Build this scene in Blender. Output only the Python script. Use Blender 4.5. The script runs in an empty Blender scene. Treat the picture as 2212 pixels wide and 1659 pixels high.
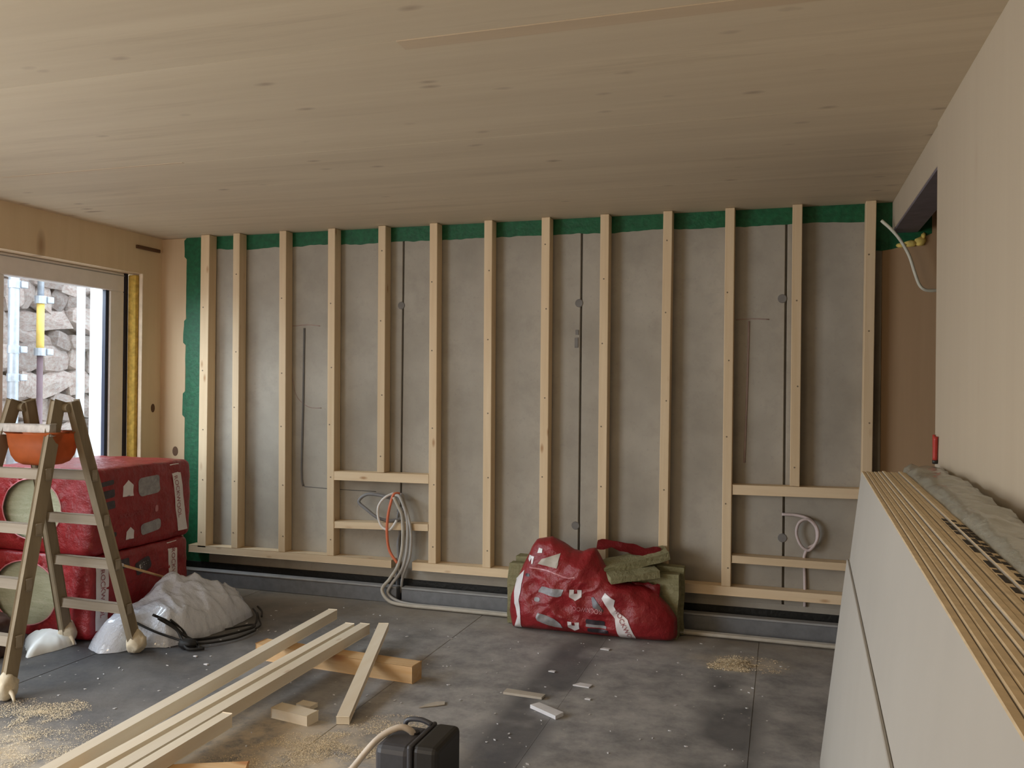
import bpy, bmesh, math, random
from mathutils import Vector, Matrix, noise
random.seed(7)
S = bpy.context.scene
COL = S.collection

# ------------------------------------------------------------------ camera, sky, lamps, exposure
cam_d = bpy.data.cameras.new('camera'); cam = bpy.data.objects.new('camera', cam_d); COL.objects.link(cam)
right = Vector((0.95348736, 0.30125092, 0.0104757)); up = Vector((-0.00880971, -0.00688827, 0.99993747))
fwd = Vector((-0.30130424, 0.95352002, 0.00391394))
M = Matrix((right, up, -fwd)).transposed().to_4x4(); M.translation = (4.52773, -5.73826, 1.57869)
cam.matrix_world = M
cam_d.sensor_width = 36; cam_d.lens = 1851.066/2212*36; cam_d.clip_start = .05
S.camera = cam
S.view_settings.view_transform = 'Standard'; S.view_settings.look = 'None'
S.view_settings.exposure = -0.2; S.view_settings.gamma = 1; S.view_settings.use_curve_mapping = False

W = bpy.data.worlds.new('overcast_sky'); S.world = W; W.use_nodes = True
bg = W.node_tree.nodes['Background']; bg.inputs[0].default_value = (.80, .90, 1.0, 1); bg.inputs[1].default_value = 4.6

def area(name, loc, target, sx, sy, power, col):
    d = bpy.data.lights.new(name, 'AREA'); d.shape = 'RECTANGLE'; d.size = sx; d.size_y = sy; d.energy = power; d.color = col
    o = bpy.data.objects.new(name, d); COL.objects.link(o); o.location = loc
    o.rotation_euler = (Vector(target)-Vector(loc)).to_track_quat('-Z', 'Y').to_euler(); return o
# daylight of the glazed door in the left wall, beside the photographer
area('daylight_side_door', (-.75, -4.75, 1.35), (2.8, -2.9, .0), 2.6, 2.2, 135, (.93, .96, 1.0))
# added area lamp outside the window, boosting sky light on the lower left wall
area('added_sky_fill', (-1.75, -1.9, 2.8), (1.8, -.6, .2), 1.6, 1.2, 150, (.78, .89, 1.0))
# added warm fill behind the camera, standing in for bounce off the wood
area('warm_fill_rear', (.9, -7.9, 1.5), (2.8, -2, 2.0), 2.6, 1.6, 33, (1.0, .80, .55))
def bulb(name, loc, power, col, r):
    d = bpy.data.lights.new(name, 'POINT'); d.energy = power; d.color = col; d.shadow_soft_size = r
    o = bpy.data.objects.new(name, d); COL.objects.link(o); o.location = loc
bulb('site_lamp', (2.3, -6.7, 1.4), 45, (1.0, .74, .42), .2)

# ------------------------------------------------------------------ materials
class N:
    def __init__(s, name):
        s.m = bpy.data.materials.new(name); s.m.use_nodes = True; s.t = s.m.node_tree
        s.b = s.t.nodes['Principled BSDF']; s.out = s.t.nodes['Material Output']
    def n(s, kind, **kw):
        x = s.t.nodes.new(kind)
        for k, v in kw.items():
            if k.startswith('i_'):
                key = k[2:]; key = int(key) if key.isdigit() else key.replace('_', ' ')
                x.inputs[key].default_value = v
            else: setattr(x, k, v)
        return x
    def l(s, a, b): s.t.links.new(a, b)
    def coord(s, scale=(1, 1, 1), rnd=True):
        tc = s.n('ShaderNodeTexCoord'); mp = s.n('ShaderNodeMapping'); mp.inputs['Scale'].default_value = scale
        s.l(tc.outputs['Object'], mp.inputs['Vector'])
        if rnd:
            oi = s.n('ShaderNodeObjectInfo'); mu = s.n('ShaderNodeMath', operation='MULTIPLY', i_1=37.0)
            s.l(oi.outputs['Random'], mu.inputs[0]); cb = s.n('ShaderNodeCombineXYZ')
            for k in range(3): s.l(mu.outputs[0], cb.inputs[k])
            s.l(cb.outputs[0], mp.inputs['Location'])
        return mp.outputs[0]
    def noise(s, vec, scale, detail=4, rough=.55):
        x = s.n('ShaderNodeTexNoise', i_Scale=scale, i_Detail=detail, i_Roughness=rough); s.l(vec, x.inputs['Vector']); return x.outputs['Fac']
    def ramp(s, fac, stops):
        r = s.n('ShaderNodeValToRGB'); e = r.color_ramp.elements
        while len(e) < len(stops): e.new(.5)
        for i, (p, c) in enumerate(stops):
            e[i].position = p; e[i].color = (*c, 1) if not isinstance(c, (int, float)) else (c, c, c, 1)
        s.l(fac, r.inputs[0]); return r.outputs[0]
    def mix(s, fac, a, b, mode='MIX'):
        x = s.n('ShaderNodeMix', data_type='RGBA', blend_type=mode)
        for sock, v in ((x.inputs[0], fac), (x.inputs[6], a), (x.inputs[7], b)):
            if isinstance(v, (int, float)): sock.default_value = v
            elif isinstance(v, tuple): sock.default_value = (*v, 1)
            else: s.l(v, sock)
        return x.outputs[2]
    def bump(s, h, strength=.3, dist=.01):
        b = s.n('ShaderNodeBump', i_Strength=strength, i_Distance=dist); s.l(h, b.inputs['Height']); s.l(b.outputs[0], s.b.inputs['Normal'])
    def tone(s, colour, lo=.85, hi=1.1):
        oi = s.n('ShaderNodeObjectInfo'); mr = s.n('ShaderNodeMapRange', i_3=lo, i_4=hi); s.l(oi.outputs['Random'], mr.inputs[0])
        return s.mix(1.0, colour, mr.outputs[0], 'MULTIPLY')
    def col(s, c, rough=.6, spec=.4):
        if isinstance(c, tuple): s.b.inputs['Base Color'].default_value = (*c, 1)
        else: s.l(c, s.b.inputs['Base Color'])
        s.b.inputs['Roughness'].default_value = rough; s.b.inputs['Specular IOR Level'].default_value = spec
        return s.m

def plain(name, c, rough=.6, spec=.4, var=.12, scale=12, bump=.0, metal=0):
    a = N(name); v = a.coord(); f = a.noise(v, scale)
    d = tuple(x*(1-var) for x in c); h = tuple(min(1, x*(1+var)) for x in c)
    m = a.col(a.ramp(f, [(.3, d), (.7, h)]), rough, spec); a.b.inputs['Metallic'].default_value = metal
    if bump: a.bump(f, bump)
    return m

def wood(name, c1, c2, axis='z', knots=True, grain=1.0, rough=.65, lo=.9, hi=1.08, knot=(.20, .11, .05), kscale=1.0, bumpy=.15, flat=None):
    a = N(name)
    i = 'xyz'.index(axis)
    g = [22.0*grain]*3; g[i] = 1.1*grain
    v = a.coord(tuple(g)); f = a.noise(v, 1.0, 6, .6)
    w = [3.0]*3; w[i] = .5
    f2 = a.noise(a.coord(tuple(w)), 1.0, 2)
    c = a.ramp(f, [(.25, c2), (.72, c1)])
    c = a.mix(a.ramp(f2, [(.45, 0.0), (.8, .55)]), c, c2)
    if knots:
        k = [7.0*kscale]*3; k[i] = 2.6*kscale
        if flat: k['xyz'.index(flat)] = .02
        vo = a.n('ShaderNodeTexVoronoi', i_Scale=1.0); a.l(a.coord(tuple(k)), vo.inputs['Vector'])
        rn = a.ramp(vo.outputs['Color'], [(.0, 1.0), (.42, 1.0), (.46, 0.0)])
        kd = a.ramp(vo.outputs['Distance'], [(.05, 1.0), (.17, 0.0)])
        c = a.mix(a.mix(1.0, kd, rn, 'MULTIPLY'), c, knot)
    a.bump(f, bumpy, .004)
    return a.col(a.tone(c, lo, hi), rough, .3)

MAT = {}
MAT['stud'] = wood('spruce_stud', (.78, .62, .42), (.66, .49, .30), 'z', kscale=1.6, knot=(.46, .27, .14))
MAT['noggin'] = wood('spruce_noggin', (.80, .64, .44), (.68, .51, .32), 'x', kscale=1.6, knot=(.46, .27, .14))
MAT['batten'] = wood('planed_batten', (.88, .80, .66), (.80, .69, .52), 'y', kscale=1.3, knot=(.50, .32, .18), rough=.5)
MAT['cross'] = wood('orange_timber', (.78, .56, .32), (.66, .38, .16), 'x', kscale=.8, knot=(.50, .24, .10))
def ceil_mat():
    a = N('ceiling_spruce'); v = a.coord((1.0, 17, 1)); f = a.noise(v, 1.0, 6, .6)
    c = a.ramp(f, [(.28, (.62, .515, .37)), (.72, (.69, .585, .43))])
    st = a.noise(a.coord((.55, 7.5, 1)), 1.0, 5, .7); c = a.mix(a.ramp(st, [(.56, 0.0), (.70, .55)]), c, (.49, .395, .275))
    la = a.noise(a.coord((.25, 4.9, .0)), 1.0, 0); c = a.mix(a.ramp(la, [(.40, .35), (.60, 0.0)]), c, (.57, .475, .345))
    for sx, sy, thr, kc, d0 in ((2.1, 4.6, .40, (.30, .22, .15), .13), (3.3, 7.5, .34, (.40, .31, .225), .17), (.9, 5.0, .16, (.33, .25, .175), .10)):
        vo = a.n('ShaderNodeTexVoronoi', i_Scale=1.0); a.l(a.coord((sx, sy, .02)), vo.inputs['Vector'])
        sep = a.n('ShaderNodeSeparateColor'); a.l(vo.outputs['Color'], sep.inputs[0])
        on = a.ramp(sep.outputs[0], [(thr, 1.0), (thr+.03, 0.0)])
        wob = a.n('ShaderNodeMath', operation='MULTIPLY_ADD', i_1=.14, i_2=-.07); a.l(a.noise(a.coord((9, 16, 1)), 1.0, 3), wob.inputs[0])
        ad = a.n('ShaderNodeMath', operation='ADD'); a.l(vo.outputs['Distance'], ad.inputs[0]); a.l(wob.outputs[0], ad.inputs[1])
        kd = a.ramp(ad.outputs[0], [(.03, .9), (d0, 0.0)])
        c = a.mix(a.mix(1.0, kd, on, 'MULTIPLY'), c, kc)
    return a.col(c, .65, .3)
MAT['ceil'] = ceil_mat()
MAT['ceildark'] = wood('ceiling_strip_wood', (.60, .475, .33), (.54, .42, .29), 'x', grain=.8, knots=False)
MAT['clt'] = wood('wall_spruce', (.80, .64, .44), (.73, .57, .37), 'z', grain=.6, lo=.97, hi=1.03, kscale=.45, knot=(.30, .16, .08), bumpy=.04)
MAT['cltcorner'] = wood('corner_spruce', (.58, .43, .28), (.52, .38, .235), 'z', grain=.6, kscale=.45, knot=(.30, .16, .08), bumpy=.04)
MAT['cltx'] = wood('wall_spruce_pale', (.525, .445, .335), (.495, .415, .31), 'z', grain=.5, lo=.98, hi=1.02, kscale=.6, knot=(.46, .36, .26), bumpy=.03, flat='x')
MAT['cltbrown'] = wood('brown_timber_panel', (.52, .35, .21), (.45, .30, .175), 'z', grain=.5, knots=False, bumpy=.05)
MAT['ladder'] = wood('weathered_ladder_wood', (.30, .245, .165), (.21, .165, .11), 'z', knots=False, rough=.8)
MAT['rung'] = wood('weathered_rung_wood', (.38, .325, .26), (.27, .225, .165), 'x', knots=False, rough=.8)
MAT['brownwood'] = plain('dark_brown_stain', (.12, .06, .03))

def concrete():
    a = N('cast_concrete'); v = a.coord((1, 1, 1), False)
    big = a.noise(v, 1.6, 5, .6); fine = a.noise(v, 42, 4); mid = a.noise(v, 6, 5, .7)
    c = a.ramp(big, [(.3, (.32, .29, .245)), (.7, (.455, .42, .36))])
    c = a.mix(a.ramp(mid, [(.5, 0.0), (.75, .5)]), c, (.29, .262, .225))
    c = a.mix(a.ramp(fine, [(.62, 0.0), (.72, .35)]), c, (.28, .26, .24))
    a.bump(fine, .15, .004); return a.col(c, .8, .3)
MAT['concrete'] = concrete()
MAT['joint'] = plain('dark_joint', (.24, .225, .20), .9)
MAT['plug'] = plain('dark_plug', (.20, .19, .18), .9)
MAT['chalk'] = plain('red_brown_chalk', (.36, .27, .24), .95)
MAT['darkline'] = plain('dark_grey_line', (.14, .135, .13), .9)
MAT['green'] = plain('green_sealant', (.008, .105, .042), .55, .4, .25, 30, .4)
MAT['bitumen'] = plain('black_bitumen', (.012, .012, .011), .6, .4, .3, 40, .5)
MAT['strip'] = plain('grey_edge_foam', (.17, .175, .185), .5, .5, .15, 18)
MAT['striptop'] = plain('grey_edge_lip', (.33, .33, .33), .55)
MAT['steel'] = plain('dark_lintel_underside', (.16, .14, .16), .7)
MAT['white_pvc'] = plain('white_window_frame', (.84, .80, .78), .35, .5, .03)
MAT['white_ext'] = plain('white_exterior_reveal', (.90, .91, .92), .5, .4, .03)
MAT['gasket'] = plain('dark_gasket', (.02, .022, .045), .5)
MAT['yellow'] = plain('yellow_foam_strip', (.62, .42, .10), .9, .2, .25, 30)
MAT['yellowfoam'] = plain('yellow_expanding_foam', (.80, .62, .18), .85, .2, .15, 30, .5)
MAT['palewood'] = plain('pale_cut_edge', (.80, .66, .50), .6)
MAT['galv'] = plain('galvanised_tube', (.42, .45, .50), .4, .5, .15, 20, 0, .5)
MAT['polewhite'] = plain('pale_tube', (.75, .78, .82), .5)
MAT['poleyellow'] = plain('yellow_tube', (.80, .56, .14), .5)
MAT['polered'] = plain('dark_red_tube', (.16, .10, .12), .5)
MAT['board_face'] = plain('grey_fibre_board', (.445, .42, .375), .75, .3, .03, 3)
MAT['board_edge'] = plain('beige_board_edge', (.72, .585, .39), .8, .2, .10, 30)
MAT['print'] = plain('black_edge_print', (.03, .025, .02), .8)
MAT['greenboard'] = plain('green_grey_board', (.33, .36, .29), .75, .3, .06, 6)
MAT['black_case'] = plain('dark_grey_plastic', (.055, .055, .062), .45, .5, .1, 30)
MAT['black_end'] = plain('black_plastic_end', (.018, .016, .014), .5, .5, .1, 30)
MAT['hose'] = plain('beige_hose', (.62, .53, .43), .55)
MAT['conduit'] = plain('grey_conduit', (.45, .43, .40), .5)
MAT['conduitdark'] = plain('dark_grey_conduit', (.24, .24, .25), .5)
MAT['conduitbeige'] = plain('dusty_beige_conduit', (.50, .46, .39), .7)
MAT['orangecable'] = plain('orange_cable', (.75, .20, .10), .5)
MAT['whitecable'] = plain('white_cable', (.78, .76, .73), .5)
MAT['pinkcable'] = plain('pale_pink_cable', (.55, .46, .45), .5)
MAT['greencable'] = plain('pale_green_white_cable', (.66, .66, .56), .5)
MAT['red'] = plain('red_plastic', (.42, .04, .03), .5)
MAT['orangetray'] = plain('orange_plastic', (.62, .16, .045), .45, .4, .1, 14)
MAT['plaster'] = plain('dried_plaster', (.52, .49, .45), .9, .2, .2, 25, .5)
MAT['cream'] = plain('cream_foot_cloth', (.66, .58, .44), .95, .1, .15, 20, .6)
MAT['sack'] = plain('dark_brown_sack', (.07, .038, .028), .6, .4, .3, 14, .5)
MAT['strap'] = plain('black_strap', (.012, .011, .010), .6)
MAT['whitefabric'] = plain('white_plastic_sheet', (.86, .90, .90), .4, .4, .04, 8)
MAT['whitechip'] = plain('white_chip', (.72, .71, .72), .6)
MAT['tanchip'] = plain('tan_chip', (.50, .45, .38), .7)
MAT['printgrey'] = plain('grey_print', (.30, .295, .31), .35, .5, .25, 30)
MAT['printdark'] = plain('dark_print', (.05, .04, .05), .35, .5, .4, 25)
MAT['printwhite'] = plain('white_print', (.78, .74, .75), .3, .5, .06)
MAT['printpink'] = plain('pale_pink_print', (.55, .20, .22), .3, .5, .06)
MAT['printfaint'] = plain('faint_print', (.34, .07, .075), .35, .5)
MAT['redprint'] = plain('red_print', (.36, .10, .12), .35, .5)
MAT['sawdust'] = plain('sawdust', (.86, .72, .51), .95, .1, .18, 60)
MAT['ground'] = plain('outdoor_ground', (.30, .26, .22), .95, .1, .2, 6, .4)
MAT['mortar'] = plain('rock_crevice', (.20, .16, .14), .95, .1, .3, 8)
MAT['screw'] = plain('dark_screw_head', (.20, .15, .10), .5)

def redfilm():
    a = N('red_printed_film'); v = a.coord(rnd=False); f = a.noise(v, 9, 5)
    a.bump(a.noise(v, 13, 6, .62), .55, .03)
    m = a.col(a.ramp(f, [(.3, (.23, .010, .014)), (.75, (.33, .022, .028))]), .34, .5); return m
MAT['redfilm'] = redfilm()
def wool():
    a = N('mineral_wool'); v = a.coord((6, 6, 40)); f = a.noise(v, 1.0, 6, .7); g = a.noise(a.coord((60, 60, 60)), 1.0, 4)
    c = a.ramp(f, [(.3, (.20, .185, .095)), (.7, (.335, .31, .185))]); a.bump(g, .8, .01)
    return a.col(c, .95, .1)
MAT['wool'] = wool()
def woolpale():
    a = N('pale_mineral_wool'); v = a.coord((4, 4, 30)); f = a.noise(v, 1.0, 6, .7); g = a.noise(a.coord((60, 60, 60)), 1.0, 4)
    c = a.ramp(f, [(.3, (.33, .34, .22)), (.7, (.50, .50, .37))]); a.bump(g, .6, .008)
    return a.col(c, .95, .1)
MAT['woolpale'] = woolpale()
def film(name, tint, alpha, rough=.18, bs=22, bstr=.5):
    a = N(name); a.col(tint, rough, .6); a.b.inputs['Coat Weight'].default_value = .8; a.b.inputs['Coat Roughness'].default_value = .06
    v = a.coord(rnd=False); a.bump(a.noise(v, bs, 7, .62), bstr, .03)
    tr = a.n('ShaderNodeBsdfTransparent'); mx = a.n('ShaderNodeMixShader'); mx.inputs[0].default_value = alpha
    a.l(tr.outputs[0], mx.inputs[1]); a.l(a.b.outputs[0], mx.inputs[2]); a.l(mx.outputs[0], a.out.inputs[0]); return a.m
MAT['clearfilm'] = film('crumpled_clear_film', (.82, .87, .98), .80, .10, 10, 1.0)
MAT['packfilm'] = film('dusty_pack_film', (.56, .55, .46), .72, .3)
def glass():
    a = N('window_glass'); g = a.n('ShaderNodeBsdfGlossy'); g.inputs['Roughness'].default_value = .02
    tr = a.n('ShaderNodeBsdfTransparent', i_Color=(.95, .97, .97, 1)); mx = a.n('ShaderNodeMixShader'); mx.inputs[0].default_value = .05
    a.l(tr.outputs[0], mx.inputs[1]); a.l(g.outputs[0], mx.inputs[2]); a.l(mx.outputs[0], a.out.inputs[0]); return a.m
MAT['glass'] = glass()
def rock():
    a = N('rubble_stone'); v = a.coord((3, 3, 3)); f = a.noise(v, 1.4, 6, .7)
    c = a.ramp(f, [(.22, (.20, .13, .11)), (.42, (.44, .33, .29)), (.6, (.52, .45, .41)), (.8, (.60, .56, .54))]); a.bump(a.noise(v, 6, 6, .7), .8, .03)
    return a.col(a.tone(c, .65, 1.15), .9, .2)
MAT['rock'] = rock()
def floor_mat():
    a = N('bitumen_floor'); v = a.coord((1, 1, 1), False)
    dust = a.noise(v, 1.1, 6, .65); fine = a.noise(v, 30, 5, .7); mid = a.noise(v, 4.5, 5, .7)
    c = a.ramp(fine, [(.3, (.048, .048, .052)), (.75, (.082, .081, .084))])
    c = a.mix(a.ramp(dust, [(.45, 0.0), (.72, .5)]), c, (.27, .24, .20))
    c = a.mix(a.ramp(mid, [(.5, 0.0), (.72, .45)]), c, (.10, .10, .106))
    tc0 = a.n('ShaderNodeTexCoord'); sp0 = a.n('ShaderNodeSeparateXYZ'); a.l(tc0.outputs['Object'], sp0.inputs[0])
    cl = a.n('ShaderNodeMapRange', i_1=.9, i_2=2.7, i_3=0.0, i_4=.85); a.l(sp0.outputs[0], cl.inputs[0])  # dusty middle lightened and left darkened in the colour to offset uneven light
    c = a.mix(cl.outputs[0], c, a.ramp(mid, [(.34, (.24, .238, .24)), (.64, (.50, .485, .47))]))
    # torch-on smears beside the sheet seams
    tc = a.n('ShaderNodeTexCoord'); sp = a.n('ShaderNodeSeparateXYZ'); a.l(tc.outputs['Object'], sp.inputs[0])
    for x0, w in ((3.37, .13), (4.30, .12)):
        d = a.n('ShaderNodeMath', operation='SUBTRACT', i_1=x0); a.l(sp.outputs[0], d.inputs[0])
        ab = a.n('ShaderNodeMath', operation='ABSOLUTE'); a.l(d.outputs[0], ab.inputs[0])
        ad = a.n('ShaderNodeMath', operation='MULTIPLY_ADD', i_1=.16, i_2=0.0); a.l(mid, ad.inputs[0])
        su = a.n('ShaderNodeMath', operation='SUBTRACT'); a.l(ab.outputs[0], su.inputs[0]); a.l(ad.outputs[0], su.inputs[1])
        msk = a.n('ShaderNodeMapRange', i_1=w-.12, i_2=w-.02, i_3=.75, i_4=0.0); a.l(su.outputs[0], msk.inputs[0])
        br = a.n('ShaderNodeMath', operation='MULTIPLY'); a.l(msk.outputs[0], br.inputs[0])
        a.l(a.ramp(a.noise(v, 1.7, 3), [(.40, 0.0), (.55, 1.0)]), br.inputs[1])
        c = a.mix(br.outputs[0], c, (.075, .076, .084))
    # trodden sawdust toward the back wall edge and where the saw stood
    yb = a.n('ShaderNodeMapRange', i_1=-.75, i_2=-.15, i_3=0.0, i_4=.75); a.l(sp.outputs[1], yb.inputs[0])
    n2 = a.noise(v, 3.0, 6, .7); mm = a.n('ShaderNodeMath', operation='MULTIPLY'); a.l(yb.outputs[0], mm.inputs[0]); a.l(a.ramp(n2, [(.3, .3), (.6, 1.0)]), mm.inputs[1])
    c = a.mix(mm.outputs[0], c, (.31, .265, .205))
    for x0, y0, rx, ry in ((2.68, -2.55, .75, .60), (1.3, -3.05, .65, .52), (4.30, -.62, .35, .2), (2.2, -2.5, .6, .6)):
        vm = a.n('ShaderNodeVectorMath', operation='SUBTRACT'); vm.inputs[1].default_value = (x0, y0, 0); a.l(tc.outputs['Object'], vm.inputs[0])
        vs = a.n('ShaderNodeVectorMath', operation='MULTIPLY'); vs.inputs[1].default_value = (1/rx, 1/ry, 0); a.l(vm.outputs[0], vs.inputs[0])
        ln = a.n('ShaderNodeVectorMath', operation='LENGTH'); a.l(vs.outputs[0], ln.inputs[0])
        fa = a.n('ShaderNodeMapRange', i_1=.1, i_2=1.0, i_3=1.0, i_4=0.0); a.l(ln.outputs['Value'], fa.inputs[0])
        pr_ = a.n('ShaderNodeMath', operation='MULTIPLY'); a.l(fa.outputs[0], pr_.inputs[0]); a.l(a.ramp(a.noise(v, 5.0, 7, .75), [(.36, 0.0), (.56, .95)]), pr_.inputs[1])
        c = a.mix(pr_.outputs[0], c, (.70, .585, .43))
    sk = a.n('ShaderNodeTexVoronoi', i_Scale=26.0); a.l(v, sk.inputs['Vector']); ss = a.n('ShaderNodeSeparateColor'); a.l(sk.outputs['Color'], ss.inputs[0])
    c = a.mix(a.mix(1.0, a.ramp(sk.outputs['Distance'], [(.08, .8), (.16, 0.0)]), a.ramp(ss.outputs[0], [(.13, 1.0), (.15, 0.0)]), 'MULTIPLY'), c, (.55, .51, .46))
    a.l(a.ramp(dust, [(.35, .52), (.65, .8)]), a.b.inputs['Roughness'])
    a.bump(fine, .3, .004)
    a.l(c, a.b.inputs['Base Color']); a.b.inputs['Specular IOR Level'].default_value = .35
    return a.m
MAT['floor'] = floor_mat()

# ------------------------------------------------------------------ geometry helpers
def woff(o):
    v = Vector((0, 0, 0))
    while o is not None: v = v + o.location; o = o.parent
    return v
def link(name, bm, mats, parent=None, smooth=False, kind=None, label=None):
    if parent is not None: bmesh.ops.translate(bm, verts=bm.verts, vec=-woff(parent))
    bmesh.ops.recalc_face_normals(bm, faces=bm.faces)
    me = bpy.data.meshes.new(name); bm.to_mesh(me); bm.free()
    for m in (mats if isinstance(mats, (list, tuple)) else [mats]): me.materials.append(MAT[m])
    if smooth:
        for p in me.polygons: p.use_smooth = True
    o = bpy.data.objects.new(name, me); COL.objects.link(o)
    if parent is not None: o.parent = parent
    if kind: o['kind'] = kind
    if label: o['label'] = label
    return o
def thing(name, loc, label, cat, group=None):
    o = bpy.data.objects.new(name, None); COL.objects.link(o); o.location = loc; o.empty_display_size = .1
    o['label'] = label; o['category'] = cat
    if group: o['group'] = group
    return o
def tag(o, label, cat, group=None):
    o['label'] = label; o['category'] = cat
    if group: o['group'] = group
    return o
def setorigin(o, loc):
    loc = Vector(loc); o.data.transform(Matrix.Translation(-loc)); o.location = loc; return o

def add_box(bm, a, b, bevel=0, mi=0):
    x0, y0, z0 = a; x1, y1, z1 = b
    r = bmesh.ops.create_cube(bm, size=1)
    for v in r['verts']: v.co = Vector(((x0+x1)/2+v.co.x*(x1-x0), (y0+y1)/2+v.co.y*(y1-y0), (z0+z1)/2+v.co.z*(z1-z0)))
    fs = set(f for v in r['verts'] for f in v.link_faces)
    for f in fs: f.material_index = mi
    if bevel:
        es = set(e for v in r['verts'] for e in v.link_edges)
        bmesh.ops.bevel(bm, geom=list(es), offset=bevel, segments=1, affect='EDGES', profile=.5)
def box(name, a, b, m, parent=None, bevel=.002, **kw):
    bm = bmesh.new(); add_box(bm, a, b, bevel); return link(name, bm, m, parent, **kw)
def add_beam(bm, p0, p1, w, h, upv=(0, 0, 1), bevel=.002):
    """bar from p0 to p1; w across, h along upv"""
    p0 = Vector(p0); p1 = Vector(p1); d = (p1-p0); L = d.length; d.normalize()
    s = d.cross(Vector(upv)).normalized(); u = s.cross(d)
    r = bmesh.ops.create_cube(bm, size=1)
    for v in r['verts']: v.co = p0 + d*(L*(v.co.x+.5)) + s*(w*v.co.y) + u*(h*v.co.z)
    if bevel:
        es = set(e for v in r['verts'] for e in v.link_edges)
        bmesh.ops.bevel(bm, geom=list(es), offset=bevel, segments=1, affect='EDGES', profile=.5)
def beam(name, p0, p1, w, h, m, parent=None, upv=(0, 0, 1), bevel=.002, **kw):
    bm = bmesh.new(); add_beam(bm, p0, p1, w, h, upv, bevel); return link(name, bm, m, parent, **kw)
def smooth_path(pts, n=6):
    P = [Vector(p) for p in pts]; out = []
    for i in range(len(P)-1):
        a = P[max(i-1, 0)]; b = P[i]; c = P[i+1]; d = P[min(i+2, len(P)-1)]
        for k in range(n):
            t = k/n
            out.append(.5*((2*b)+(c-a)*t+(2*a-5*b+4*c-d)*t*t+(3*b-a-3*c+d)*t**3))
    out.append(P[-1]); return out
def add_tube(bm, pts, r, seg=8, n=6, closed=False):
    P = smooth_path(pts, n) if n > 1 else [Vector(p) for p in pts]
    rings = []; t0 = (P[1]-P[0]).normalized()
    u = t0.orthogonal().normalized()
    for i, p in enumerate(P):
        t = (P[min(i+1, len(P)-1)]-P[max(i-1, 0)]).normalized()
        u = (u - t*u.dot(t)).normalized(); w = t.cross(u)
        rad = r(i/(len(P)-1)) if callable(r) else r
        rings.append([bm.verts.new(p+u*rad*math.cos(2*math.pi*k/seg)+w*rad*math.sin(2*math.pi*k/seg)) for k in range(seg)])
    for a, b in zip(rings, rings[1:]):
        for k in range(seg): bm.faces.new((a[k], a[(k+1) % seg], b[(k+1) % seg], b[k]))
    bm.faces.new(rings[0][::-1]); bm.faces.new(rings[-1])
def tube(name, pts, r, m, parent=None, seg=8, n=6, **kw):
    bm = bmesh.new(); add_tube(bm, pts, r, seg, n); return link(name, bm, m, parent, smooth=True, **kw)
def add_prism(bm, poly, ext):
    """poly: 3D points (planar), ext: extrusion vector"""
    a = [bm.verts.new(p) for p in poly]; b = [bm.verts.new(Vector(p)+Vector(ext)) for p in poly]
    bm.faces.new(a); bm.faces.new(b[::-1]); n = len(a)
    for i in range(n): bm.faces.new((a[i], a[(i+1) % n], b[(i+1) % n], b[i]))
def nz(p, s, seed=0): return noise.noise(Vector(p)*s+Vector((seed*13.1, seed*7.7, seed*3.3)))
def ridge(p, s, seed=0): return 1-2*abs(nz(p, s, seed))

# ------------------------------------------------------------------ setting: floor, ceiling, walls
ZC = 2.765; XL = -.345; XR = 5.17
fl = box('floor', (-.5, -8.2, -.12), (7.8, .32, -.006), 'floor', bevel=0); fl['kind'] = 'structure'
edges = [-.5, .72, 1.64, 2.56, 3.484, 4.40, 5.32, 6.24, 7.8]
for i, (a, b) in enumerate(zip(edges, edges[1:])):
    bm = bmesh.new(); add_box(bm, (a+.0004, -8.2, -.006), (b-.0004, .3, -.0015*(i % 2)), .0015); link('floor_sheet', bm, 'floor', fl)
ce = box('ceiling', (-.6, -8.2, ZC+.05), (7.8, .32, ZC+.2), 'ceil', bevel=0); ce['kind'] = 'structure'
ys = [.30, -.715, -1.89, -3.06, -4.23, -5.40, -6.57, -8.15]
for a, b in zip(ys, ys[1:]):
    bm = bmesh.new(); add_box(bm, (-.5, b, ZC), (7.8, a-.0022, ZC+.05), 0); link('ceiling_panel', bm, 'ceil', ce)
box('ceiling_strip', (3.25, -3.058, ZC-.0022), (7.8, -2.982, ZC+.004), 'ceildark', ce, bevel=.001, label='narrow darker strip along the ceiling seam')
box('ceiling_strip', (.2, -1.905, ZC-.0012), (1.45, -1.886, ZC+.004), 'ceildark', ce, bevel=0, label='thin dark seam strip in the ceiling')
# back wall: cast concrete panels with open joints
wb = box('wall_back', (-.5, .125, -.1), (7.8, .32, ZC+.05), 'joint', bevel=0); wb['kind'] = 'structure'
xs = [-.10, 1.825, 3.183, 4.542, 5.115]
for a, b in zip(xs, xs[1:]):
    bm = bmesh.new(); add_box(bm, (a+.007, .10, .15), (b-(.007 if b < 5 else -.001), .126, ZC-.002), .003); link('concrete_panel', bm, 'concrete', wb)
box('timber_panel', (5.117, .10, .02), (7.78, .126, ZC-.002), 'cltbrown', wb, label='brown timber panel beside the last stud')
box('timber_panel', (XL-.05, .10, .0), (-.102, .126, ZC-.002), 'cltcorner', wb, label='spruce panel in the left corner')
for (x, z) in ((1.812, 2.18), (3.168, 2.171), (4.52, 2.174), (4.534, .62), (3.158, .62), (1.822, .65)):
    bm = bmesh.new(); r = bmesh.ops.create_cone(bm, cap_ends=True, segments=16, radius1=.030, radius2=.026, depth=.008, matrix=Matrix.Translation((x, .098, z)) @ Matrix.Rotation(math.pi/2, 4, 'X'))
    link('tie_hole_plug', bm, 'plug', wb)
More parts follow.
